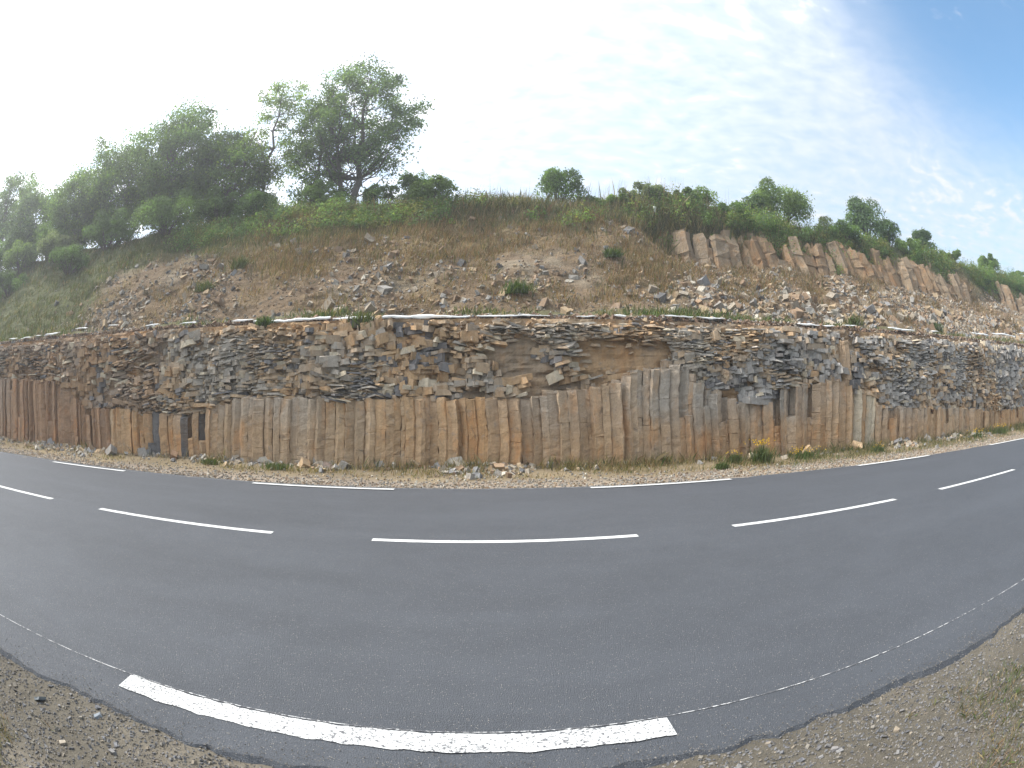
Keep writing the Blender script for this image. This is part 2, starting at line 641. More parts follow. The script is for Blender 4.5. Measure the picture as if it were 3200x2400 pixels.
rc = np.random.default_rng(5)
cells = voronoi(-26, 31, 14.25, 15.6, .245, .33, rc)
col_parts = []
for c, poly in cells:
    yf = float(yface(c[0]))
    dep = c[1] - yf
    if dep < 0 or dep > .58:
        continue
    x = c[0]
    if dep < .25:
        nx = rc.choice([-1.15, -.8, -.35, -.1, .1, .35, .6]) + rc.uniform(-.1, .1)
        cut = clip_poly([tuple(v) for v in poly], (x, yf + rc.uniform(-.015, .05) + .02), (nx, -1.))
        if len(cut) >= 4:
            poly = np.array(cut)
    ztop = np.interp(x, TOP_X, TOP_Z) + rc.uniform(-.03, .03)
    lam = False
    if 10.6 < x < 11.05 and dep > .15:
        ztop = 3.2
    front = dep < .23
    bareface = False
    # broken-off columns leave steps
    if front:
        pb = 0
        if 4.2 < x < 9.8 or -9.6 < x < -6.6:
            pb = .58
        elif x > 12 or x < -12:
            pb = .16
        if lam or 10.4 < x < 11.2:
            pb = 0
        if rc.random() < pb:
            ztop = min(ztop, rc.uniform(.25, .95) * ztop)
    z0 = -.25
    ztop = max(ztop, .15)
    # ring heights with cross joints; segments between joints may have spalled back
    zs, scl = [z0], [1.]
    z = z0 + rc.uniform(.2, .6)
    gap = rc.uniform(.3, .8)
    rough_zone = 4.2 < x < 12.5 or -10 < x < -6.4 or x > 14
    seg = 1.
    while z < ztop - .1:
        if rc.random() < .45:
            zs += [z - .014, z, z + .014]
            new = rc.uniform(.84, 1.04) if rc.random() < (.34 if rough_zone else .08) else rc.uniform(.965, 1.01)
            scl += [seg * .995, min(seg, new) * rc.uniform(.86, .95), new * .995]
            seg = new
        else:
            zs.append(z)
            scl.append(seg * rc.uniform(.985, 1.01))
        z += gap * rc.uniform(.4, 1.6)
    zs += [ztop - .03, ztop]
    scl += [seg * .998, seg * rc.uniform(.96, 1.0)]
    zs, scl = np.array(zs), np.array(scl) * 1.0
    extra = np.arange(z0 + .1, ztop - .08, .13)
    extra = extra[np.min(np.abs(extra[:, None] - zs[None]), axis=1) > .04] if len(extra) else extra
    scl = np.concatenate([scl, np.interp(extra, zs, scl) * rc.uniform(.975, 1.015, len(extra))])
    zs = np.concatenate([zs, extra])
    od = np.argsort(zs)
    zs, scl = zs[od], scl[od]
    offs = np.stack([.034 * np.sin(zs * 2.1 + x * .35) + .03 * fbm(zs * 1.4 + 0 * zs, x * .5, seed=93),
                     .05 * fbm(zs * 1.1, x * .6, seed=94) + .035 * zs], 1)
    V, F = prism(poly, c, zs, scl, offs, .04, rc)
    V[:, :2] += rc.normal(0, .008, (len(V), 2))
    gre = np.clip(.26 + .8 * fbm(x * .45, seed=95) + rc.uniform(-.16, .16), 0, 1)
    if x > 4.5:
        gre = np.clip(gre + .24, 0, 1)
    if x < -9:
        gre *= .45
    hgt = V[:, 2]
    gr = np.clip(gre * (.35 + .75 * sstep(hgt + .5 * fbm(x * 1.5, hgt * 1.2, seed=96), .5, 1.5)), 0, 1)[:, None]
    mo = np.clip(.5 + .8 * float(fbm(x * .35, seed=97)) + rc.uniform(-.2, .2), 0, 1)
    warm = TAN * (1 - mo) + OCH * mo
    if x < -11:
        warm = BRN * 1.15
    tintc = (warm * (1 - gr) + GREY * gr) * rc.uniform(1.08, 1.32)
    if 11.1 < x < 12.1 and front:
        tintc = np.tile(CREAM * rc.uniform(.9, 1.1), (len(V), 1))
    if -9.2 < x < -7.4 and rc.random() < .5:
        tintc = np.tile(DARK * 1.7, (len(V), 1))
    if bareface:
        tintc = np.tile(OCH * .92 + .02, (len(V), 1))
    col_parts.append((dep + (5 if not -19.5 < x < 25.5 else 0) + .25 * max(abs(x - 2) - 12, 0) / 10, V, F, tintc * np.ones((len(V), 3))))

col_parts.sort(key=lambda q: q[0])
for q in col_parts[:300]:
    face_part('basalt_column', q[1], q[2], M_COL, q[3])


def join(parts):
    Vs, Fs, Cs, o = [], [], [], 0
    for _, V, F, c in parts:
        Vs.append(V)
        Fs += [tuple(i + o for i in f) for f in F]
        Cs.append(np.broadcast_to(c, (len(V), 3)))
        o += len(V)
    return np.concatenate(Vs), Fs, np.concatenate(Cs)


V, F, C = join(col_parts[300:])
face_part('rear_columns', V, F, M_COL, C, kind='stuff')

# platy fragments above the columns, on a rough bedrock face
rs = np.random.default_rng(8)
plates = []            # (size, V, F, col)
LX, LZ = np.linspace(-28, 33, 1221), np.linspace(.2, 3.8, 145)
GXX, GZZ = np.meshgrid(LX, LZ, indexing='ij')


def lut(fx, fz, o, sd):
    A = fbm(GXX * fx, GZZ * fz, 0., o, sd)

    def f(x, z):
        i = np.clip(((np.asarray(x) + 28) / 61 * 1220).astype(int) if isinstance(x, np.ndarray) else int((x + 28) / 61 * 1220), 0, 1220)
        j = np.clip(((np.asarray(z) - .2) / 3.6 * 144).astype(int) if isinstance(z, np.ndarray) else int((z - .2) / 3.6 * 144), 0, 144)
        return A[i, j]
    return f


N_thick, N_prot, N_tilt, N_hue, N_dark, N_bare = lut(.7, .9, 3, 105), lut(1.2, 1.9, 4, 107), lut(.4, .6, 3, 108), lut(.75, 1.1, 4, 101), lut(.8, 1.2, 3, 102), lut(.8, 1.3, 3, 106)
YF = np.asarray(yface(LX))


def yfl(x):
    return np.interp(x, LX, YF)


def in_recess(x, z):
    z = z + .22 * N_prot(x, z)
    x = x + .35 * N_thick(x, z)
    return (x > 2.35) & (x < 4.95) & (z > 1.9) & (z < 3.12 - .1 * np.abs(x - 3.6)) & ((x - 2.35) > (2.35 - z) * 1.6)


# bedrock sheet behind the fragments
bx, bz = np.arange(-27, 32.01, .07), np.arange(-.25, 3.56, .055)
X, Z = np.meshgrid(bx, bz, indexing='ij')
rec = np.where(in_recess(X, Z), 1., 0.)
up = np.clip(Z - 1.4, 0, None)
above = sstep(Z - np.interp(X, TOP_X, TOP_Z), -.25, .05)
Yb = yfl(X) + .56 - .20 * above + up * .13 + (fbm(X * 1.1, Z * 7., 0., 4, 201) * .10 + fbm(X * 4, Z * 9, 0., 3, 202) * .07) * (1 - .25 * rec) + .04 * rec
w_ = sstep(fbm(X * .9, Z * 1.2, 0., 3, 203) + .5 * rec, -.25, .35)[..., None]
tb = (np.array([.27, .205, .14]) * (1 - w_) + np.array([.34, .225, .125]) * w_) * (1 + .35 * fbm(X * 3, Z * 6, 0., 3, 204)[..., None])
tb = np.where((X < -10)[..., None], tb * np.array([.8, .74, .7]), tb)
Vb = np.stack([X, Yb, Z], -1).reshape(-1, 3)
face_part('bedrock', Vb, grid(bx, bz), M_SLAB, tb.reshape(-1, 3))


def plate(cx, cy, z, w, d, t, tilt, yaw, r):
    n = r.integers(5, 8)
    a = np.sort(r.uniform(0, 2 * np.pi, n) * .35 + np.linspace(0, 2 * np.pi, n, endpoint=False) + r.uniform(0, 6.28))
    rad = r.uniform(.62, 1.25, n)
    px, py = np.cos(a) * rad * w / 2, np.sin(a) * rad * d / 2
    s2 = r.uniform(.74, 1.04)
    lo = np.stack([px, py, np.full(n, -t / 2) + r.uniform(-.12, .12, n) * t], 1)
    hi = np.stack([px * s2 + r.uniform(-.02, .02), py * s2, np.full(n, t / 2) + r.uniform(-.18, .18, n) * t], 1)
    V = np.concatenate([lo, hi])
    ca, sa = math.cos(yaw), math.sin(yaw)
    Rz = np.array([[ca, -sa, 0], [sa, ca, 0], [0, 0, 1]])
    t1, t2 = tilt
    Rx = np.array([[1, 0, 0], [0, math.cos(t1), -math.sin(t1)], [0, math.sin(t1), math.cos(t1)]])
    Ry = np.array([[math.cos(t2), 0, math.sin(t2)], [0, 1, 0], [-math.sin(t2), 0, math.cos(t2)]])
    V = V @ (Rz @ Rx @ Ry).T + np.array([cx, cy, z])
    F = [tuple(range(n - 1, -1, -1)), tuple(range(n, 2 * n))] + [(i, (i + 1) % n, n + (i + 1) % n, n + i) for i in range(n)]
    return V, F


def plate_color(x, z, r):
    nz, nd = N_hue(x, z), N_dark(x, z)
    if r.random() < np.clip(.05 + .55 * (nd - .05), .02, .35):
        return DARK * r.uniform(1.2, 2.3)
    q = nz * .8 + r.normal(0, .17) + (.16 if x > 5 else 0) - (.06 if x < -8 else 0) - .03 - (.10 if -5 < x < 4.5 else 0)
    if q > .10:
        c = SLATE if x > 6 else GREY * 1.05
    elif q > -.06:
        c = TAN * .5 + GREY * .5
    elif q > -.20:
        c = TAN * .8 + GREY * .2
    else:
        c = OCH * .25 + TAN * .7
    if x < -9:
        c = c * .5 + BRN * .5
    if r.random() < .09:
        c = CREAM * .85
    return c * r.uniform(.92, 1.28)


for row in range(2):
    x = -26.8 + row * .11
    while x < 31.8:
        w0 = rs.uniform(.14, .30) * (1.9 if rs.random() < .35 else 1)
        z = np.interp(x, TOP_X, TOP_Z) - (.03 if row == 0 else .10)
        ztop = 3.36 + .10 * N_prot(x, 2.)
        if 10.55 < x < 11.1:
            z = 3.2
        while z < ztop:
            cz = N_thick(x, z)
            tt = float(np.clip(.075 + .15 * cz, .03, .2)) * rs.uniform(.5, 1.7)
            chaos = float(np.clip(.30 + 1.3 * N_tilt(x * .9, z), .06, .85))
            if -5.95 < x < -4.5 and z < 2.8:
                tt, chaos = tt * .7, .04
            skip = (in_recess(x, z) and rs.random() < .93) or (N_bare(x, z) > (.20 if row == 0 else .34)) or rs.random() < .05
            if not skip:
                ww = w0 * rs.uniform(.75, 1.7) * (1.3 if -5.95 < x < -4.5 else 1)
                cy = yfl(x) + .24 + row * .10 + max(z - 1.4, 0) * .13 + .17 * N_prot(x, z) + rs.uniform(-.04, .04)
                tl = (rs.normal(0, .04 + .20 * chaos), rs.normal(0, .03 + .16 * chaos) + .5 * N_tilt(x, z))
                V, F = plate(x + rs.uniform(-.06, .06), cy, z + tt / 2, ww * 1.15, rs.uniform(.24, .38), tt * 1.06, tl, rs.uniform(0, 6.28) if rs.random() < .4 + .5 * chaos else rs.normal(0, .4), rs)
                plates.append((ww * tt * (1.3 if row == 0 else .4), V, F, plate_color(x, z, rs)))
            z += tt * rs.uniform(.82, 1.02)
        x += w0 * .86
# a few larger blocks locked in the face
for k in range(150):
    x, z = rs.uniform(-19, 25), rs.uniform(1.3, 3.3)
    if z < np.interp(x, TOP_X, TOP_Z) + .1 or in_recess(x, z):
        continue
    w0, tt = rs.uniform(.28, .6), rs.uniform(.12, .26)
    V, F = plate(x, yfl(x) + .22 + max(z - 1.4, 0) * .13 + .17 * N_prot(x, z), z, w0, .4, tt, (rs.normal(0, .1), rs.normal(0, .1) + .4 * N_tilt(x, z)), rs.normal(0, .3), rs)
    plates.append((w0 * tt * 1.3, V, F, plate_color(x, z, rs)))
# jumbled chips of the lip under the bench
for k in range(1500):
    x, z, sz = rs.uniform(-26, 30), rs.uniform(3.08, 3.50), rs.uniform(.05, .17)
    V, F = plate(x, yfl(x) + .34 + (z - 1.4) * .13 + rs.uniform(-.1, .12), z, sz * 1.4, sz, sz * rs.uniform(.25, .7), (rs.normal(0, .35), rs.normal(0, .35)), rs.uniform(0, 6.28), rs)
    plates.append((sz * sz * .5, V, F, plate_color(x, z, rs) * np.array([1., .92, .84])))


def visible_rank(p):
    c = p[1].mean(0)
    return p[0] / (c[0] ** 2 + c[1] ** 2 + 1) * (1. if -19 < c[0] < 24 else .01)


plates.sort(key=visible_rank, reverse=True)
for p_ in plates[:300]:
    face_part('rock_slab', p_[1], p_[2], M_SLAB, np.tile(p_[3], (len(p_[1]), 1)))
V, F, C = join(plates[300:])
face_part('smaller_slabs', V, F, M_SLAB, C, kind='stuff')

# ------------------------------------------------------------------ leaning columns under the crest
outc = obj('rock_outcrop', None, label='row of leaning tan columns below the green crest on the upper slope', cat='rock outcrop', loc=(20, 23, 7))
ro = np.random.default_rng(17)
oc_cells = voronoi(6.9, 46, 21.9, 24.4, .62, .30, ro)
for c, poly in oc_cells:
    x = c[0]
    yf = 22.30 + .22 * fbm(x * .35, seed=111) + .12 * fbm(x * 1.4, seed=112)
    dep = c[1] - yf
    if dep < 0 or dep > 1.3:
        continue
    if float(fbm(x * .3 + 5, seed=114)) < -.55 + .75 * float(sstep(x, 19, 30)):
        continue
    zb = 6.5
    zt = 8.5 + .35 * float(fbm(x * .5, seed=113)) + dep * .45 + ro.uniform(-.55, .15)
    if dep < .35 and ro.random() < .3:
        zt -= ro.uniform(.2, 1.2)
    zs = np.concatenate([[zb], np.sort(ro.uniform(zb + .3, zt - .2, 5)), [zt - .12, zt]])
    scl = np.array([1., *ro.uniform(.90, 1.06, 5), .92, .66]) * 1.04
    lean = .42
    offs = np.stack([.10 * np.sin(zs * 1.3 + x) - .02 * (zs - zb), lean * (zs - zb) - .30 + .05 * fbm(zs * 1.5, x, seed=115)], 1)
    V, F = prism(poly, c, zs, scl, offs, .2, ro)
    V += ro.normal(0, .028, V.shape)
    cc = (np.array([.25, .188, .125]) if ro.random() < .6 else np.array([.255, .175, .105])) * ro.uniform(.7, 1.05)
    cm = V.mean(0)
    obj('basalt_column', mesh_np('outcrop_column', V - cm, F, M_COL, np.tile(cc, (len(V), 1))), parent=outc, loc=tuple(cm - np.array([20, 23, 7])))


# ------------------------------------------------------------------ loose stones
BOX = np.array([(-1, -1, -1), (1, -1, -1), (1, 1, -1), (-1, 1, -1), (-1, -1, 1), (1, -1, 1), (1, 1, 1), (-1, 1, 1)], float)
BOXF = np.array([(0, 3, 2, 1), (4, 5, 6, 7), (0, 1, 5, 4), (1, 2, 6, 5), (2, 3, 7, 6), (3, 0, 4, 7)])


def rand_rot(n, r, amt=1.):
    q = r.normal(0, 1, (n, 4))
    q[:, 0] += 0
    if amt < 1:
        q = np.stack([np.ones(n), *(r.normal(0, amt, (3, n)))], 1)
        yaw = r.uniform(0, 2 * np.pi, n)
        q2 = np.stack([np.cos(yaw / 2), 0 * yaw, 0 * yaw, np.sin(yaw / 2)], 1)
        w1, x1, y1, z1 = q.T
        w2, x2, y2, z2 = q2.T
        q = np.stack([w1 * w2 - x1 * x2 - y1 * y2 - z1 * z2, w1 * x2 + x1 * w2 + y1 * z2 - z1 * y2, w1 * y2 - x1 * z2 + y1 * w2 + z1 * x2, w1 * z2 + x1 * y2 - y1 * x2 + z1 * w2], 1)
    q /= np.linalg.norm(q, axis=1, keepdims=True)
    w, x, y, z = q.T
    return np.stack([np.stack([1 - 2 * (y * y + z * z), 2 * (x * y - z * w), 2 * (x * z + y * w)], -1),
                     np.stack([2 * (x * y + z * w), 1 - 2 * (x * x + z * z), 2 * (y * z - x * w)], -1),
                     np.stack([2 * (x * z - y * w), 2 * (y * z + x * w), 1 - 2 * (x * x + y * y)], -1)], 1)


def stones(P, size, r, flat=.6, amt=1., rough=.42):
    """angular broken stones: returns (n,8,3)"""
    n = len(P)
    sc_ = np.stack([r.uniform(.7, 1.35, n), r.uniform(.6, 1.05, n), r.uniform(flat * .6, flat * 1.3, n)], 1)
    V = BOX[None] * (1 + r.uniform(-rough, rough * .35, (n, 8, 3)))
    V = V * sc_[:, None] * (size * .5)[:, None, None]
    return np.einsum('nij,nkj->nki', rand_rot(n, r, amt), V) + P[:, None]


def stone_mesh(name, SV, cols, mat):
    n = len(SV)
    F = (BOXF[None] + np.arange(n)[:, None, None] * 8).reshape(-1, 4)
    return mesh_np(name, SV.reshape(-1, 3), F, mat, np.repeat(cols, 8, 0))


PAL = np.array([[.34, .29, .225], [.29, .27, .24], [.25, .245, .24], [.36, .27, .17], [.16, .155, .15], [.44, .40, .33], [.27, .19, .125]])


def pick(n, r, wts):
    w = np.array(wts, float)
    return PAL[r.choice(len(PAL), n, p=w / w.sum())] * r.uniform(.78, 1.2, (n, 1))


# scree on the upper slope
rq = np.random.default_rng(23)
n = 38000
X = rq.uniform(-20, 44, n)
s = rq.uniform(40, 96, n)
dens = (1 - green_amt(X, s) * .97) * (1 - .78 * dry_amt(X, s)) * np.clip(.36 + 1.6 * fbm(X * .55, s * .07, seed=121) + .45 * (1 - sstep(s, 48, 72)) + .25 * sstep(X, 3, 8), .05, 1)
keep = rq.random(n) < dens
X, s = X[keep], s[keep]
P = on_surf(X, s)
size = np.clip(rq.lognormal(math.log(.082), .58, len(X)), .03, .38) * (1 + .35 * sstep(X, 4, 10) * (1 - sstep(s, 60, 75)))
P[:, 2] += size * .04
SV = stones(P, size, rq, .55, 1., .5)
cw = pick(len(X), rq, [3.6, 2., .9, 3, .8, .5, 3.6]) * .86
order = np.argsort(-size / np.hypot(P[:, 0], P[:, 1]) * (np.abs(P[:, 0] - 2) < 28))
for i in order[:300]:
    me = mesh_np('stone', SV[i] - P[i], BOXF, M_STONE, np.tile(cw[i], (8, 1)))
    obj('stone', me, parent=hill, loc=tuple(P[i]))
obj('small_stones', stone_mesh('small_stones', SV[order[300:]], cw[order[300:]], M_STONE), parent=hill, kind='stuff')

n = 32000
X = rq.uniform(-18, 42, n)
s = rq.uniform(40, 95, n)
k = rq.random(n) < (1 - green_amt(X, s)) * np.clip(.5 + 1.2 * fbm(X * .9, s * .1, seed=124), .1, 1) * (1 - .5 * dry_amt(X, s))
X, s = X[k], s[k]
n = len(X)
size = rq.uniform(.025, .065, n)
P = on_surf(X, s)
P[:, 2] += size * .1
obj('fine_chips', stone_mesh('fine_chips', stones(P, size, rq, .5), pick(n, rq, [3, 2, 1, 3, 1, .6, 4]) * .85, M_STONE), parent=hill, kind='stuff')

# crumbling soil and chips along the lip under the bench
n = 6500
X = rq.uniform(-24, 29, n)
s = 26.5 + 8 * rq.random(n) ** .8
P = on_surf(X, s)
P[:, 1] -= rq.uniform(0., .16, n)
size = np.clip(rq.lognormal(math.log(.05), .5, n), .02, .16)
SV = stones(P, size, rq, .6)
cl_ = np.where((rq.random(n) < .6)[:, None], np.array([.20, .135, .09]) * rq.uniform(.6, 1.3, (n, 1)), pick(n, rq, [3, 3, 2, 2, 1, .5, 3]) * .9)
obj('lip_rubble', stone_mesh('lip_rubble', SV, cl_, M_STONE), parent=hill, kind='stuff')

# rubble at the foot of the face
n = 9000
X = rq.uniform(-26, 30, n)
clump = fbm(X * .6, seed=131)
Yr = 14.75 - np.abs(rq.normal(0, .38, n)) * (1 + .8 * sstep(clump, .0, .4))
keep = rq.random(n) < np.clip(.35 + 1.6 * clump + .35 * (X < -4), .05, 1)
X, Yr = X[keep], Yr[keep]
size = np.clip(rq.lognormal(math.log(.075), .55, len(X)), .03, .34)
P = np.stack([X, Yr, verge_z(X, Yr) + size * .12], 1)
SV = stones(P, size, rq, .65)
obj('rubble', stone_mesh('rubble', SV, pick(len(X), rq, [3, 3, 2, 3, .6, 1.2, 2]), M_STONE), kind='stuff', label='broken stones heaped along the foot of the rock face', cat='rubble')
# fine gravel on the verge
n = 10000
X = rq.uniform(-19, 25, n)
Yr = 11.62 + np.abs(rq.normal(0, .95, n))
Yr = np.where(Yr < np.interp(X, xs, far_edge) + .03, np.interp(X, xs, far_edge) + .03, Yr)
size = rq.uniform(.018, .055, n)
P = np.stack([X, Yr, verge_z(X, Yr) + size * .2], 1)
obj('verge_gravel', stone_mesh('verge_gravel', stones(P, size, rq, .7), PAL[rq.choice([0, 1, 3, 5, 1, 0, 6], n)] * rq.uniform(.6, 1.0, (n, 1)), M_STONE), kind='stuff', label='pale loose gravel along the far edge of the road', cat='gravel')

# near shoulder gravel
n = 40000
X = np.concatenate([rq.uniform(-4.0, -.5, n // 2), rq.uniform(.4, 4.5, n // 2)])
Yr = rq.uniform(.75, 2.16, n)
keep = rq.random(n) < np.clip(.85 + .8 * fbm(X * 1.2, Yr * 2., seed=141), .25, 1)
X, Yr = X[keep], Yr[keep]
n = len(X)


def shoulder_z(X, Y):
    return -.105 + .028 * fbm(X * 1.4, Y * 1.4, seed=21) + .012 * fbm(X * 7, Y * 7, seed=22) - .10 * sstep(-Y, -.6, 3.)


ok = Yr < np.interp(X, xs, near_edge) - .012
X, Yr = X[ok], Yr[ok]
n = len(X)
size = np.clip(rq.lognormal(math.log(.0082), .48, n), .004, .04)
P = np.stack([X, Yr, shoulder_z(X, Yr) + size * .22], 1)
gc = np.array([[.16, .155, .15], [.13, .13, .135], [.17, .155, .13], [.21, .18, .14], [.10, .10, .10]])[rq.choice(5, n, p=[.3, .25, .24, .08, .13])] * rq.uniform(.8, 1.25, (n, 1))
obj('shoulder_gravel', stone_mesh('shoulder_gravel', stones(P, size, rq, .55, .35), gc, M_STONE), kind='stuff', label='dark loose gravel along the near edge of the road', cat='gravel')

n = 2600
X = rq.uniform(-4.4, 4.8, n)
Yr = np.interp(X, xs, near_edge) + rq.exponential(.07, n) - .03
size = rq.uniform(.003, .008, n)
P = np.stack([X, Yr, road_z(Yr) + size * .25], 1)
obj('road_grit', stone_mesh('road_grit', stones(P, size, rq, .6, .5), np.array([.15, .14, .125]) * rq.uniform(.6, 1.5, (n, 1)), M_STONE), kind='stuff', label='loose grit strewn on the crumbling edge of the asphalt', cat='grit')

# a few flat stones lying on the near shoulder
big_st = [(-2.52, 1.86, .085, 'flat grey stone beside the asphalt edge, leftmost of the shoulder stones', (.20, .215, .22)),
          (-2.06, 1.98, .055, 'small bluish stone against the asphalt edge below the left end of the white dash', (.19, .21, .23)),
          (-2.10, 1.58, .06, 'pale rounded stone on the dark gravel left of the dash', (.30, .27, .22)),
          (-1.42, 1.55, .085, 'large flat grey stone on the gravel in the lower left', (.24, .235, .225)),
          (-1.18, 1.64, .05, 'dark angular stone among the gravel under the white dash', (.13, .13, .14)),
          (2.02, 1.72, .05, 'tan stone on the right gravel shoulder beside dry grass', (.28, .23, .17)),
          (1.62, 1.80, .045, 'grey stone near the crumbling asphalt edge on the right', (.19, .18, .175))]
for x, y, sz, lab, cc in big_st:
    SVb = stones(np.zeros((1, 3)), np.array([sz]), rq, .4, .15)[0]
    obj('stone', mesh_np('shoulder_stone', SVb, BOXF, M_STONE, np.tile(cc, (8, 1))), label=lab, cat='stone', group='stones on the gravel shoulder',
        loc=(x, y, float(shoulder_z(x, y)) + sz * .12))

# fallen rocks at the foot of the face
fallen = [(-10.6, 14.2, .34, 'grey slab leaning on the column feet, leftmost fallen rock', SLATE), (-9.3, 14.3, .36, 'pale grey block tilted against the dark columns', SLATE),
          (-8.1, 14.3, .3, 'squat brown block under the dark broken columns', BRN * 1.2), (-4.05, 14.25, .30, 'tan angular rock lying beside a green tuft at the face foot', TAN * 1.2),
          (-3.4, 14.1, .26, 'pinkish rock on the rubble in front of the columns', np.array([.42, .31, .25])), (7.0, 14.15, .28, 'white-topped stone on the rubble pile left of the yellow flowers', CREAM),
          (8.9, 14.3, .34, 'upright pale block standing in grass at the face foot', TAN * 1.15), (10.9, 14.3, .36, 'wedge of pale rock fallen below the cream columns', TAN * 1.2),
          (12.9, 14.35, .3, 'dark grey block lying by the wall on the right', DARK * 2), (14.6, 14.3, .32, 'low grey boulder heap rock near the yellow weeds on the right', SLATE)]
for x, y, sz, lab, cc in fallen:
    SVb = stones(np.zeros((1, 3)), np.array([sz]), rq, .75, .5, .35)[0]
    obj('fallen_rock', mesh_np('fallen_rock', SVb, BOXF, M_SLAB, np.tile(cc, (8, 1))), label=lab, cat='rock', group='rocks fallen at the foot of the rock face',
        loc=(x, y, float(verge_z(x, y)) + sz * .22))

# ------------------------------------------------------------------ white membrane edge showing along the bench
memb = obj('membrane_edge', None, label='white plastic membrane edge showing in strips along the bench lip', cat='membrane', loc=(0, 15.4, 3.7))
PIECES = [(-18.09, -17.55, 3.79, .05), (-17.12, -16.25, 3.76, .05), (-15.99, -15.65, 3.79, .04), (-15.3, -14.45, 3.81, .09), (-13.36, -12.77, 3.88, .05),
          (-11.6, -11.2, 3.86, .04), (-9.84, -9.32, 3.78, .06), (-8.44, -7.83, 3.75, .07), (-6.55, -5.9, 3.73, .08), (-5.88, -3.62, 3.685, .13), (-3.56, -.06, 3.66, .12),
          (.1, 1.9, 3.685, .07), (2.55, 3.08, 3.69, .05), (3.54, 3.85, 3.70, .09), (4.9, 5.72, 3.73, .07), (5.8, 6.7, 3.75, .06), (9.21, 10.09, 3.70, .07),
          (10.19, 10.73, 3.70, .05), (11.19, 11.74, 3.74, .05), (13.32, 14.86, 3.78, .08), (15.83, 16.47, 3.82, .05), (19.09, 20.71, 3.93, .09), (21.05, 23.63, 4.05, .09), (24.3, 26.5, 4.2, .07)]
for k, (x0, x1, z, h) in enumerate(PIECES):
    m_ = max(6, int((x1 - x0) / .06))
    x = np.linspace(x0, x1, m_)
    ed = np.sin(np.pi * np.linspace(0.04, .96, m_)) ** .4
    yy = 15.34 + .06 * fbm(x * 1.1, seed=151 + k)
    zz = z - .05 + .045 * fbm(x * .8, seed=152) + .02 * fbm(x * 5, seed=153)
    hh = h * ed * (.75 + .5 * fbm(x * 2.6, seed=154 + k))
    V = np.stack([np.stack([x, yy - .03, zz - hh * .5], 1), np.stack([x, yy - .05 - .02 * fbm(x * 6, seed=155), zz], 1),
                  np.stack([x, yy - .01, zz + hh * .5], 1), np.stack([x, yy + .16, zz + hh * .5 + .02], 1)], 1).reshape(-1, 3)
    obj('strip', mesh_np('membrane_strip', V - np.array([0, 15.4, 3.7]), grid(x, range(4)), M_FABRIC, smooth=True), parent=memb)


# ------------------------------------------------------------------ vegetation
def leaf_cards(P, size, r, nrm=None, asp=.55):
    """diamond leaf quads, random orientation, folded slightly"""
    n = len(P)
    a = r.normal(0, 1, (n, 3))
    if nrm is not None:
        a = a * .75 + nrm
    a /= np.linalg.norm(a, axis=1, keepdims=True) + 1e-9
    b = np.cross(a, r.normal(0, 1, (n, 3)))
    b /= np.linalg.norm(b, axis=1, keepdims=True) + 1e-9
    c = np.cross(a, b)
    L = (size * .5)[:, None]
    V = np.stack([P - b * L, P + c * L * asp + a * L * .15, P + b * L, P - c * L * asp + a * L * .15], 1)
    return V


def quad_mesh(name, V, col, mat):
    n, k = V.shape[:2]
    return mesh_np(name, V.reshape(-1, 3), np.arange(n * k).reshape(n, k), mat, np.repeat(col, k, 0))


def tube(path, rad, sides=6):
    path = np.array(path)
    n = len(path)
    V = []
    for i in range(n):
        d = path[min(i + 1, n - 1)] - path[max(i - 1, 0)]
        d /= np.linalg.norm(d) + 1e-9
        u = np.cross(d, (.31, .9, .2))
        u /= np.linalg.norm(u) + 1e-9
        w = np.cross(d, u)
        a = np.linspace(0, 2 * np.pi, sides, endpoint=False)
        V.append(path[i] + rad[i] * (np.cos(a)[:, None] * u + np.sin(a)[:, None] * w))
    V = np.concatenate(V)
    F = np.array([(k * sides + i, k * sides + (i + 1) % sides, (k + 1) * sides + (i + 1) % sides, (k + 1) * sides + i) for k in range(n - 1) for i in range(sides)])
    return V, F


GRN = {'mid': (.112, .172, .062), 'dark': (.095, .150, .058), 'light': (.152, .212, .074), 'blue': (.112, .166, .084), 'yellow': (.16, .20, .045), 'silver': (.15, .18, .11)}


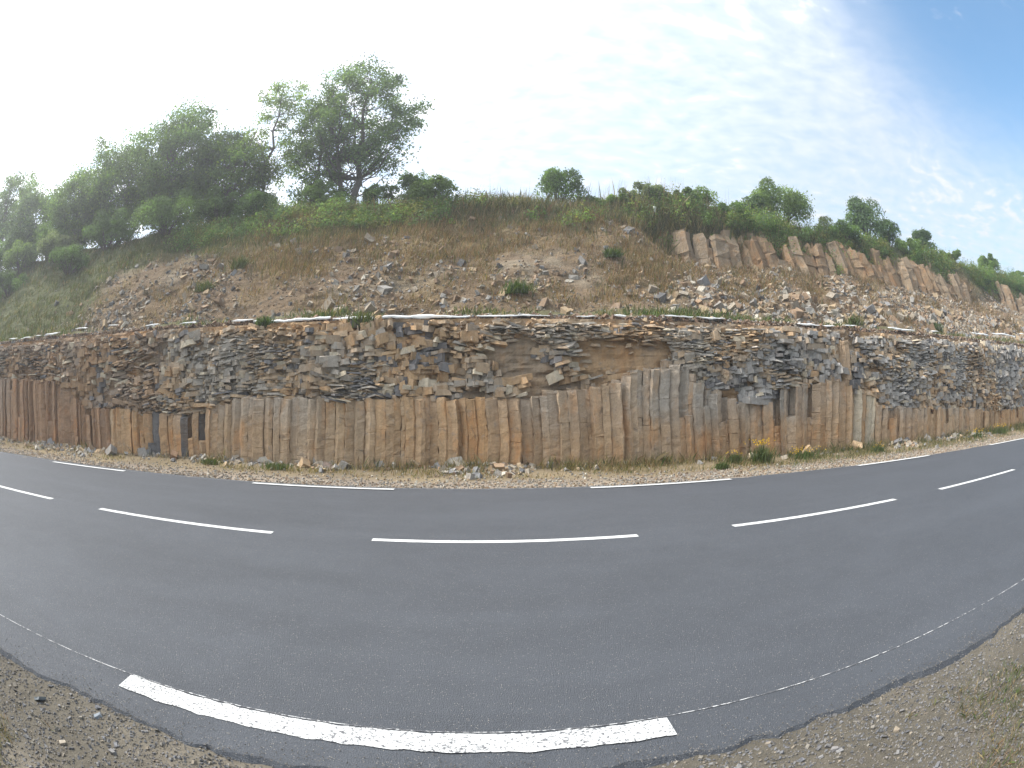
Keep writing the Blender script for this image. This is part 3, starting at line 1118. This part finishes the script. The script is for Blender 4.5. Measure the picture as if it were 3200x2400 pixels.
def grow_tree(name, base, H, R, label, seed, tone='mid', clumps=90, per=110, leaf=.16, trunks=1, low=.12, cr=.55, r0=.15, cat='tree', pointed=.3, lean=0.):
    """trunks and limbs reaching to leaf clumps spread through an uneven crown"""
    r = np.random.default_rng(seed)
    base = np.array(base, float)
    root = obj(name, None, label=label, cat=cat, loc=tuple(base))
    zc, rz = H * (.5 + low / 2), H * (.5 - low / 2)
    C = []
    while len(C) < clumps:
        d = r.normal(0, 1, 3)
        d /= np.linalg.norm(d)
        lump = 1 + .55 * float(fbm(d[0] * 1.6 + seed, d[1] * 1.6, d[2] * 1.6, seed=seed))
        q = d * r.uniform(.25, 1.) ** .5 * lump
        taper = 1 - pointed * max(q[2], 0) - .25 * max(-q[2], 0)
        c = np.array([q[0] * R * taper, q[1] * R * taper, zc + q[2] * (rz - cr * .5)])
        c[0] += lean * c[2]
        if c[2] > .3 and c[2] < H + .3:
            C.append(c)
    C = np.array(C)
    Vs, Fs, o = [], [], 0

    def add(path, rad, sd):
        nonlocal o
        V, F = tube(path, rad, sd)
        Vs.append(V)
        Fs.append(F + o)
        o += len(V)

    stems = []
    for k in range(trunks):
        b0 = np.array([r.normal(0, .3), r.normal(0, .2), 0]) * (trunks > 1)
        top = np.array([b0[0] * 3.2 + lean * H + r.normal(0, .2), b0[1] * 2, H * r.uniform(.78, .9)])
        path = [b0 + (top - b0) * f + np.array([r.normal(0, .09), r.normal(0, .09), 0]) * H / 8 * math.sin(f * 3.1) for f in np.linspace(0, 1, 9)]
        add(path, [r0 * (1 if k == 0 else .75) * (1 - .85 * f) for f in np.linspace(0, 1, 9)], 7)
        stems.append(np.array(path))
    for c in C:
        st = stems[r.integers(0, trunks)]
        hz_ = np.clip(c[2] - np.hypot(*c[:2]) * r.uniform(.5, 1.1), H * .06, c[2])
        i = np.argmin(np.abs(st[:, 2] - hz_))
        a_ = st[i]
        m1 = a_ + (c - a_) * .4 + np.array([0, 0, -.06 * H * r.random()]) + r.normal(0, .1, 3)
        m2 = a_ + (c - a_) * .75 + r.normal(0, .1, 3)
        rb = r0 * (.30 - .16 * c[2] / H) * r.uniform(.6, 1.1)
        add([a_, m1, m2, c], [rb, rb * .7, rb * .45, .006], 4)
        for _ in range(2):
            e = c + r.normal(0, cr * .7, 3)
            add([m2, (m2 + e) / 2 + r.normal(0, .05, 3), e], [rb * .35, rb * .2, .005], 3)
    obj('trunk', mesh_np('trunk', np.concatenate(Vs), np.concatenate(Fs), M_BARK, smooth=True), parent=root)
    n_leaf = int(clumps * per * .9)
    leaf = leaf * 1.06
    k = r.integers(0, clumps, n_leaf)
    rr = r.uniform(.55, 1.25, clumps) * cr
    P = C[k] + r.normal(0, .43, (n_leaf, 3)) * rr[k][:, None] * np.array([1.15, 1.15, .75])
    P[:, 2] = np.maximum(P[:, 2], .1)
    colr = np.array(GRN[tone]) * r.uniform(.7, 1.3, (n_leaf, 1)) * r.uniform(.58, 1.42, clumps)[k][:, None]
    yl = r.random(n_leaf) < .14
    colr[yl] = colr[yl] * np.array([1.5, 1.35, .9])
    obj('crown', quad_mesh('crown', leaf_cards(P, r.uniform(.6, 1.25, n_leaf) * leaf, r), colr, M_LEAF), parent=root)
    return root


def grow_bush(name, base, w, h, label, seed, tone='mid', n_leaf=3500, leaf=.11, cat='bush', rag=.35, lobes=16, dome=.55):
    r = np.random.default_rng(seed)
    base = np.array(base, float)
    root = obj(name, None, label=label, cat=cat, loc=tuple(base))
    # leafy lobes on bent stems
    cen, rad = [], []
    Vs, Fs, o = [], [], 0
    for k in range(lobes):
        az, el = r.uniform(0, 2 * np.pi), r.uniform(.05, 1.)
        rr = r.uniform(.25, .8)
        c = np.array([math.cos(az) * w / 2 * rr * math.sqrt(max(1 - (el * .75) ** 2, .1)), math.sin(az) * w / 2 * rr * math.sqrt(max(1 - (el * .75) ** 2, .1)), h * (.18 + .62 * el) * (1 - rag * .4 * r.random())])
        cen.append(c)
        rad.append(r.uniform(.16, .30) * min(w, h) * (1.1 - .3 * el))
        V, F = tube([base + c * np.array([.05, .05, 0]), base + c * np.array([.45, .45, .5]), base + c], [.035, .022, .008], 4)
        Vs.append(V)
        Fs.append(F + o)
        o += len(V)
    obj('stems', mesh_np('stems', np.concatenate(Vs) - base, np.concatenate(Fs), M_BARK), parent=root)
    cen, rad = np.array(cen), np.array(rad)
    k = r.integers(0, lobes, n_leaf)
    d = r.normal(0, 1, (n_leaf, 3))
    d /= np.linalg.norm(d, axis=1, keepdims=True)
    d[:, 2] = np.where(d[:, 2] < -.5, -d[:, 2], d[:, 2])
    rr = rad[k] * r.uniform(.55, 1.06, n_leaf) ** .6 * (1 + rag * (r.random(n_leaf) ** 5))
    P = base + cen[k] + d * rr[:, None]
    P[:, 2] = np.maximum(P[:, 2], base[2] - .15)
    colr = np.array(GRN[tone]) * r.uniform(.7, 1.3, (n_leaf, 1)) * (1 + .3 * r.normal(0, 1, lobes)[k].clip(-1, 1.2)[:, None])
    obj('crown', quad_mesh('crown', leaf_cards(P, r.uniform(.6, 1.3, n_leaf) * leaf, r, d * .9) - base, colr, M_LEAF), parent=root)
    return root


def hz(x, y):
    """hill height at plan position"""
    s = np.arange(34, 135, .25)
    yy, zz = surf(np.full_like(s, x), s)
    return float(np.interp(y, np.maximum.accumulate(yy), zz))


def at(x, y, dz=-.1):
    return (x, y, hz(x, y) + dz)


# trees on the crest, left to right
grow_tree('tree', at(-33.2, 26.2), 8.6, 2.6, 'tall pale tree at the far left edge with sky gaps near its base', 301, 'blue', 70, 145, .19, 2, .22, .75)
grow_tree('tree', at(-37.5, 26.2), 7.4, 3.0, 'low rounded tree cut by the left edge of the picture', 302, 'blue', 60, 145, .20, 1, .10, .8)
grow_tree('tree', at(-29.3, 26.0), 6.3, 2.8, 'low leafy tree filling the dip between the far left tree and the dense clump', 311, 'blue', 110, 150, .18, 2, .0, .85, pointed=.1)
grow_tree('tree', at(-24.6, 26.2), 6.1, 3.0, 'rounded tree stepping down at the left of the dense clump', 303, 'mid', 170, 188, .16, 2, .0, .85, pointed=.1)
grow_tree('tree', at(-20.3, 26.4), 7.0, 3.2, 'broad leafy tree in the middle of the dense left clump', 304, 'mid', 190, 188, .16, 2, .0, .88, pointed=.1)
grow_tree('tree', at(-16.0, 26.2), 8.4, 2.9, 'tallest tree of the dense left clump with a domed dark crown', 305, 'dark', 190, 188, .16, 2, .0, .88, pointed=.12)
grow_tree('tree', at(-12.5, 26.0), 5.8, 2.2, 'shorter leafy tree between the domed tree and the thin tree', 306, 'mid', 120, 188, .15, 2, .0, .65, pointed=.2)
grow_tree('tree', at(-10.3, 26.3), 9.3, 1.8, 'thin airy tree with pale foliage just left of the forked tree', 307, 'light', 110, 75, .14, 1, .06, .52, r0=.12, pointed=.35)
grow_tree('tree', at(-5.5, 26.0), 9.4, 3.2, 'large open-crowned tree with forked trunks, tallest on the crest', 308, 'blue', 150, 152, .145, 2, .13, .58, r0=.19, pointed=.3)
grow_tree('tree', at(-7.6, 26.3), 7.8, 1.8, 'slender tree overlapping the left side of the large forked tree', 309, 'mid', 90, 116, .145, 1, .02, .55, r0=.12)
grow_bush('bush', at(-2.5, 25.8), 2.0, 2.3, 'small pale green tree bush right of the large forked tree', 310, 'light', 3600, .13, lobes=18)

# bushes on the crest and slope
bushes = [(-19.8, 21.4, 3.4, 1.7, 'dark', 'dark shrub low on the left bank below the broad tree', 5500, .12), (-25.0, 20.8, 3.6, 1.7, 'mid', 'shrub halfway down the left bank', 5500, .13),
          (-30.5, 21.2, 4.0, 1.9, 'dark', 'shrub on the bank near the left edge of the picture', 5500, .14),
          (-28.6, 24.6, 4.2, 3.0, 'mid', 'tall bush filling the gap below the far left tree', 8000, .15), (-24.6, 23.9, 4.0, 2.6, 'mid', 'leafy bush in front of the rounded left tree', 7500, .14),
          (-35.5, 24.0, 5.0, 2.6, 'light', 'wide pale bush at the left edge of the slope', 7000, .17), (-11.6, 24.0, 3.0, 2.0, 'mid', 'round bush in front of the shorter leafy tree', 6000, .13),
          (-6.6, 24.9, 3.2, 1.6, 'mid', 'bush hiding the foot of the large forked tree', 5000, .12), (5.9, 24.7, 2.2, 1.0, 'light', 'leafy shrub under the dry weed stalks on the crest', 3600, .11),
          (8.1, 24.9, 2.4, 1.25, 'silver', 'taller bramble thicket on the crest right of the weed stalks', 4200, .11), (10.2, 24.8, 2.0, 1.4, 'light', 'pale leafy bramble above the leaning columns', 3000, .11),
          (-14.2, 23.2, 4.6, 2.6, 'mid', 'dark round bush on the slope below the dense tree clump', 9000, .13),
          (-18.4, 23.2, 4.0, 2.2, 'dark', 'shaded bush under the broad tree on the left slope', 7000, .13),
          (-22.5, 22.7, 3.2, 1.9, 'silver', 'greyish silvery bush low on the left slope', 6000, .13),
          (-26.5, 22.8, 3.6, 2.2, 'light', 'bright green bush on the far left slope', 6000, .14),
          (-30.5, 23.4, 4.2, 2.4, 'mid', 'bush at the far left edge under the tall pale tree', 6000, .15),
          (-9.6, 24.4, 3.0, 1.8, 'dark', 'dark bush at the foot of the thin airy tree', 5000, .12),
          (-1.8, 24.1, 2.8, 1.5, 'light', 'low elder bush with cream flower heads right of the trees', 4500, .12),
          (-3.9, 24.5, 2.4, 1.3, 'mid', 'brambly bush under the right side of the large tree', 3500, .12),
          (3.62, 25.0, 2.25, 2.5, 'mid', 'round solitary bush standing against the sky on the crest', 5200, .11),
          (4.8, 24.9, 1.0, .9, 'dark', 'small dark bush tucked right of the solitary round bush', 1500, .11),
          (7.2, 24.6, 2.6, 1.1, 'silver', 'greyish bramble bush on the crest above the outcrop', 4000, .11),
          (9.0, 24.3, 2.2, .9, 'light', 'low bramble above the left end of the leaning columns', 3000, .11),
          (11.3, 24.1, 2.2, 1.0, 'mid', 'green bramble spilling over the leaning columns', 3200, .11),
          (14.6, 24.8, 3.5, 3.0, 'light', 'large bright green bush on the crest right of centre', 9000, .13),
          (12.9, 24.6, 1.6, 1.7, 'blue', 'thin bush leaning on the large bright green bush', 2200, .11),
          (17.3, 24.6, 1.3, 1.3, 'silver', 'wispy greyish shrub between the two large right bushes', 1300, .10),
          (20.9, 25.0, 3.0, 2.9, 'blue', 'wind-blown bush with a pointed top on the right crest', 7000, .14),
          (22.8, 25.0, 1.8, 2.0, 'mid', 'smaller wind-blown shrub joined to the pointed bush', 3000, .13),
          (26.0, 25.0, 2.4, 1.9, 'blue', 'second wind-blown bush further right on the crest', 5000, .15),
          (29.2, 24.8, 2.6, .9, 'light', 'low bush where the crest starts to drop on the right', 3500, .14),
          (34.8, 25.0, 3.0, 1.5, 'light', 'bush near the right edge of the crest', 4500, .16),
          (41.5, 25.2, 4.0, 1.0, 'light', 'last low bush on the crest at the right edge', 4000, .18),
          (18.0, 23.9, 2.6, 1.2, 'mid', 'low bush hanging over the middle of the outcrop', 3500, .12),
          (23.6, 24.0, 2.8, 1.2, 'light', 'leafy bush on the brow right of the outcrop gap', 3500, .12)]
for k, (x, y, w, h, tone, lab, nl, lf) in enumerate(bushes):
    grow_bush('bush', at(x, y), w, h, lab, 400 + k, tone, nl, lf, lobes=22 if w > 2.5 else 15)


# grasses and undergrowth ------------------------------------------------
def blades(P, h, wd, r, lean=.35, wind=(.1, 0)):
    """bent tapering blades: two-segment strips (5 verts -> quad + tri as 4-gon + 3-gon merged to two quads)"""
    n = len(P)
    az = r.uniform(0, 2 * np.pi, n)
    side = np.stack([np.cos(az), np.sin(az), 0 * az], 1) * (wd * .5)[:, None]
    ln = np.stack([r.normal(wind[0], lean, n), r.normal(wind[1], lean, n), np.ones(n)], 1)
    ln /= np.linalg.norm(ln, axis=1, keepdims=True)
    mid = P + ln * (h * .55)[:, None]
    tip = mid + (ln + np.stack([r.normal(wind[0], lean, n), r.normal(wind[1], lean, n), -.15 * np.ones(n)], 1) * .6) * (h * .42)[:, None]
    return np.stack([P - side, P + side, mid + side * .7, tip, mid - side * .7], 1)


def grass(name, P, h, wd, cols, r, label, lean=.35, parent=None):
    V = blades(P, h, wd, r, lean)
    return obj(name, quad_mesh(name, V, cols, M_GRASS), kind='stuff', label=label, cat='grass' if parent is None else None, parent=parent)


def tufted(n_t, per, fx, r, spread):
    pass


rg = np.random.default_rng(51)
gcol = {'green': (.085, .125, .038), 'olive': (.11, .11, .048), 'straw': (.29, .225, .12), 'rust': (.23, .14, .08), 'dull': (.09, .115, .05)}


def gc_mix(n, wts, r):
    names = list(wts)
    w = np.array([wts[k] for k in names], float)
    return np.array([gcol[k] for k in names])[r.choice(len(names), n, p=w / w.sum())] * r.uniform(.7, 1.3, (n, 1))


def slope_grass(n_t, per, dens_f, hr, wd, wts, label, name, x_rng, s_rng, sp=.16):
    X = rg.uniform(*x_rng, n_t)
    s = rg.uniform(*s_rng, n_t)
    k = rg.random(n_t) < dens_f(X, s)
    X, s = np.repeat(X[k], per), np.repeat(s[k], per)
    tone = np.repeat(rg.uniform(.75, 1.25, k.sum()), per)
    hh = np.repeat(rg.uniform(*hr, k.sum()), per) * rg.uniform(.5, 1.15, len(X))
    X = X + rg.normal(0, sp, len(X))
    s = s + rg.normal(0, sp * 5, len(X))
    P = on_surf(X, np.clip(s, 34, 136))
    P[:, 2] -= .03
    grass(name, P, hh, np.full(len(X), wd) * rg.uniform(.6, 1.3, len(X)), gc_mix(len(X), wts, rg) * tone[:, None], rg, label)


slope_grass(3600, 12, lambda X, s: green_amt(X, s) * sstep(-X, 11, 15) * (s > 40), (.15, .42), .026, {'green': 1.2, 'olive': 4, 'dull': 4, 'straw': 1.2, 'rust': 1}, 'green grass covering the left flank of the slope', 'grass', (-42, -10), (36, 100))
slope_grass(2600, 10, lambda X, s: np.clip(.25 + .9 * fbm(X * .5, seed=161), 0, 1), (.12, .32), .03, {'green': 5, 'olive': 3, 'straw': 1.5}, 'green grass fringe growing along the bench', 'grass', (-28, 34), (34, 44))
slope_grass(11000, 12, lambda X, s: np.clip(dry_amt(X, s) * 1.1, 0, 1), (.18, .45), .018, {'rust': 5.5, 'straw': 1.2, 'olive': 2.6}, 'dry reddish brown grass on the upper middle slope', 'grass', (-14, 30), (44, 97), .2)
slope_grass(7600, 12, lambda X, s: green_amt(X, s) * sstep(s, 70, 80) * (1 - sstep(s, 108, 114)) * (X > -16) * (1 - .6 * sstep(X, 3, 7)), (.18, .5), .022, {'green': 2, 'olive': 4, 'dull': 4, 'straw': 1., 'rust': .6}, 'tall rough grass and weeds along the crest', 'grass', (-16, 46), (70, 114), .22)
slope_grass(3600, 14, lambda X, s: np.exp(-((X - 6) / 8.) ** 2), (.4, .95), .016, {'straw': 3, 'olive': 4, 'rust': 1.4, 'dull': 2}, 'tall pale seeding grass along the centre of the crest', 'grass', (-8, 18), (92, 108), .25)


# leafy undergrowth of the crest (brambles, broom), one mass
def undergrowth():
    n_t = 7500
    X = rg.uniform(-13, 46, n_t)
    s = rg.uniform(84, 108, n_t)
    d = green_amt(X, s) * np.clip(.25 + 1.3 * fbm(X * .45, s * .1, seed=171) + .3 * sstep(X, 6, 10) + .25 * sstep(-X, 2, 5), 0, 1)
    k = rg.random(n_t) < d
    X, s = X[k], s[k]
    P0 = on_surf(X, s)
    xo = rg.uniform(7.5, 40, 420)
    xo = xo[fbm(xo * .6, seed=173) > -.05]
    P0 = np.concatenate([P0, np.stack([xo, rg.uniform(22.85, 23.5, len(xo)), rg.uniform(8.55, 9.15, len(xo))], 1)])
    X = np.concatenate([X, xo])
    per = 60
    hgt = rg.uniform(.25, .75, len(X)) * (1 + .9 * fbm(X * .7, seed=172)) 
    P = np.repeat(P0, per, 0)
    dd = rg.normal(0, 1, P.shape)
    dd /= np.linalg.norm(dd, axis=1, keepdims=True)
    dd[:, 2] = np.abs(dd[:, 2])
    H = np.repeat(hgt, per)
    P = P + dd * (H * rg.uniform(.5, 1.1, len(H)))[:, None] * np.array([.75, .6, 1.1])
    tone = np.array([GRN['mid'], GRN['dark'], GRN['light'], GRN['blue'], (.17, .165, .07)])[rg.choice(5, len(X), p=[.22, .10, .24, .14, .30])] * rg.uniform(.95, 1.55, (len(X), 1))
    col = np.repeat(tone, per, 0) * rg.uniform(.7, 1.3, (len(P), 1))
    obj('undergrowth', quad_mesh('undergrowth', leaf_cards(P, rg.uniform(.06, .13, len(P)), rg, dd), col, M_LEAF), kind='stuff',
        label='tangle of brambles and weeds along the crest', cat='undergrowth')


undergrowth()

# tall weed stalks standing against the sky
n = 420
X = np.concatenate([rg.normal(6.8, 1.3, 260), rg.uniform(-1, 12, 160)])
P = on_surf(X, rg.uniform(103, 110, n))
grass('weed_stalks', P, rg.uniform(.8, 1.9, n), np.full(n, .012), gc_mix(n, {'straw': 3, 'rust': 1, 'olive': 3}, rg), rg, 'thin dry weed stalks standing against the sky on the crest', .10)

# green tufts on the scree and lower face
tufts = [(1.25, 52, .55, .5, 'green', 'bright green bush tuft low on the scree above the bench'), (4.6, 70, .42, .45, 'green', 'small green tuft in the middle of the scree'),
         (-8.4, 70, .7, .6, 'olive', 'yellowish green shrub on the left edge of the scree'), (-9.3, 60, .6, .5, 'olive', 'low green weed on the left scree'),
         (12.6, 43, .6, .6, 'olive', 'green weed beside pale stones at the bench on the right'), (18.5, 50, .7, .5, 'green', 'green weed on the right scree'),
         (-5.5, 29, .35, .35, 'green', 'green weed at the lip left of the long membrane strip'), (-2.75, 27, .55, .55, 'olive', 'bushy weed hanging below the long membrane strip')]
for k, (x, s, w, h, tone, lab) in enumerate(tufts):
    b = on_surf(np.array([x]), np.array([float(s)]))[0]
    if s < 33:
        b[1] -= .25
    n = 260
    r = np.random.default_rng(600 + k)
    P = b + r.normal(0, 1, (n, 3)) * np.array([w * .3, w * .22, 0])
    P[:, 2] = b[2] - .03
    V = blades(P, h * r.uniform(.5, 1.1, n), np.full(n, .03), r, .45) - b
    o = obj('weed_tuft', quad_mesh('weed_tuft', V, gc_mix(n, {tone: 4, 'green': 2, 'dull': 1}, r), M_GRASS), label=lab, cat='weed', loc=tuple(b))

# verge grass at the foot of the face
n = 60000
X = rg.uniform(-24, 28, n)
cl = fbm(X * .8, seed=181)
Yv = 14.45 - np.abs(rg.normal(0, .55, n)) * (1 + .5 * sstep(X, 4, 9))
dens = np.clip(.22 + 1.3 * fbm(X * .9, Yv * 1.6, seed=182) + .35 * sstep(X, 3, 7) - .30 * sstep(-X, 6, 10), .03, 1) * sstep(Yv, 11.8, 12.5)
k = rg.random(n) < dens
X, Yv = X[k], Yv[k]
P = np.stack([X, Yv, verge_z(X, Yv) - .01], 1)
hh = rg.uniform(.05, .20, len(X)) * (1 + 1.4 * sstep(Yv, 13.9, 14.5))
wt = sstep(X, 5, 9)
cA = gc_mix(len(X), {'straw': 4, 'olive': 1.6, 'rust': .8, 'green': .5}, rg)
cB = gc_mix(len(X), {'straw': 3, 'olive': 3, 'green': 2.2}, rg)
grass('verge_grass', P, hh, rg.uniform(.008, .018, len(X)), np.where((rg.random(len(X)) < wt)[:, None], cB, cA), rg, 'dry yellowish grass along the foot of the rock face', .5)

# grass in the near corners
n = 26000
X = np.concatenate([rg.uniform(-3.2, -1.2, n // 2), rg.uniform(1.2, 4.2, n // 2)])
Yv = rg.uniform(.6, 1.8, n)
edge = np.where(X < 0, 1.30 + .10 * (-X - 2), 1.42 + .08 * (X - 2))
dens = np.clip(fbm(X * 3.2, Yv * 3.2, seed=191) * 2.4 + (edge - Yv) * 2.0 + .22, 0, 1)
k = rg.random(n) < dens
X, Yv = X[k], Yv[k]
P = np.stack([X, Yv, shoulder_z(X, Yv) - .005], 1)
green = sstep(X, 2.2, 3.4)
cA = gc_mix(len(X), {'straw': 2.5, 'rust': 2.2, 'olive': 3, 'green': 1.2}, rg)
cB = gc_mix(len(X), {'green': 5, 'olive': 3, 'straw': 1}, rg)
grass('shoulder_grass', P, rg.uniform(.025, .10, len(X)), rg.uniform(.0025, .006, len(X)), np.where((rg.random(len(X)) < green)[:, None], cB, cA), rg, 'short dry grass in the gravel of the near shoulder', .8)

# flowering weeds on the verge -------------------------------------------
flowers = [(7.05, 13.75, .55, .55, 'tall clump of yellow daisies in front of the broken columns', 26, 1), (6.35, 13.95, .4, .3, 'green weed clump left of the tall yellow daisies', 6, 1),
           (8.55, 13.9, .9, .28, 'low patch of yellow flowers right of the tall clump', 20, 1), (11.3, 13.6, .4, .25, 'small green weed with yellow flowers by the roadside below the cream columns', 6, 1),
           (17.4, 13.8, .9, .30, 'yellow flowering weeds near the far right rock face', 18, 1), (19.6, 13.9, 1.1, .36, 'green and yellow weeds at the right end of the verge', 22, 1),
           (-4.7, 13.85, .7, .22, 'low green plant on the verge between rubble heaps', 0, 0), (-6.7, 13.95, .5, .2, 'green tuft at the foot of the grey columns on the left', 0, 0),
           (5.6, 13.1, .35, .2, 'small weed standing in the gravel left of the flowers', 0, 0)]
for k, (x, y, w, h, lab, nf, _) in enumerate(flowers):
    r = np.random.default_rng(700 + k)
    b = np.array([x, y, float(verge_z(x, y))])
    root = obj('flowering_plant' if nf else 'verge_plant', None, label=lab, cat='flowers' if nf else 'plant', loc=tuple(b))
    n = 260
    P = r.normal(0, 1, (n, 3)) * np.array([w * .25, w * .16, 0])
    V = blades(P, h * r.uniform(.45, 1.05, n), np.full(n, .018), r, .30)
    obj('leaves', quad_mesh('plant_leaves', V, gc_mix(n, {'green': 5, 'olive': 2}, r), M_GRASS), parent=root)
    if nf:
        P = r.normal(0, 1, (nf * 2, 3)) * np.array([w * .33, w * .2, 0]) + np.array([0, 0, h])
        P[:, 2] += r.uniform(-.10, .06, nf * 2)
        Vq = leaf_cards(np.repeat(P, 3, 0), np.full(nf * 6, .038), r, None, .9)
        obj('blossoms', quad_mesh('plant_blossoms', Vq, np.tile((.75, .50, .02), (nf * 6, 1)) * r.uniform(.8, 1.1, (nf * 6, 1)), M_PETAL), parent=root)

# white-topped marker post on the brow
b = np.array(at(7.35, 23.35, -.15))
post = obj('marker_post', None, label='small white marker post standing in the weeds on the brow', cat='post', loc=tuple(b))
V, F = tube([(0, 0, 0), (0, 0, .52), (0, 0, .6)], [.05, .05, .045], 8)
obj('shaft', mesh_np('post_shaft', V, F, M_FABRIC), parent=post)
V, F = tube([(0, 0, .58), (0, 0, .63), (0, 0, .70), (0, 0, .74)], [.05, .085, .07, .01], 8)
obj('cap', mesh_np('post_cap', V, F, M_FABRIC), parent=post)

# ------------------------------------------------------------------ thin scattering volume added to imitate veiling glare of the lens
x1, z0, z1 = 430, -1.5, 23
me = bpy.data.meshes.new('glare_haze')
me.from_pydata([(-x1, -x1, z0), (x1, -x1, z0), (x1, x1, z0), (-x1, x1, z0), (-x1, -x1, z1), (x1, -x1, z1), (x1, x1, z1), (-x1, x1, z1)], [], BOXF.tolist())
m, t, out = new_mat('glare_haze_air')
pv = t.n('ShaderNodeVolumePrincipled', i_Density=.0033, i_Anisotropy=.65)
pv.inputs['Color'].default_value = (.95, .97, 1, 1)
t.set(out.inputs['Volume'], pv.outputs[0])
me.materials.append(m)
obj('glare_haze', me, kind='stuff')
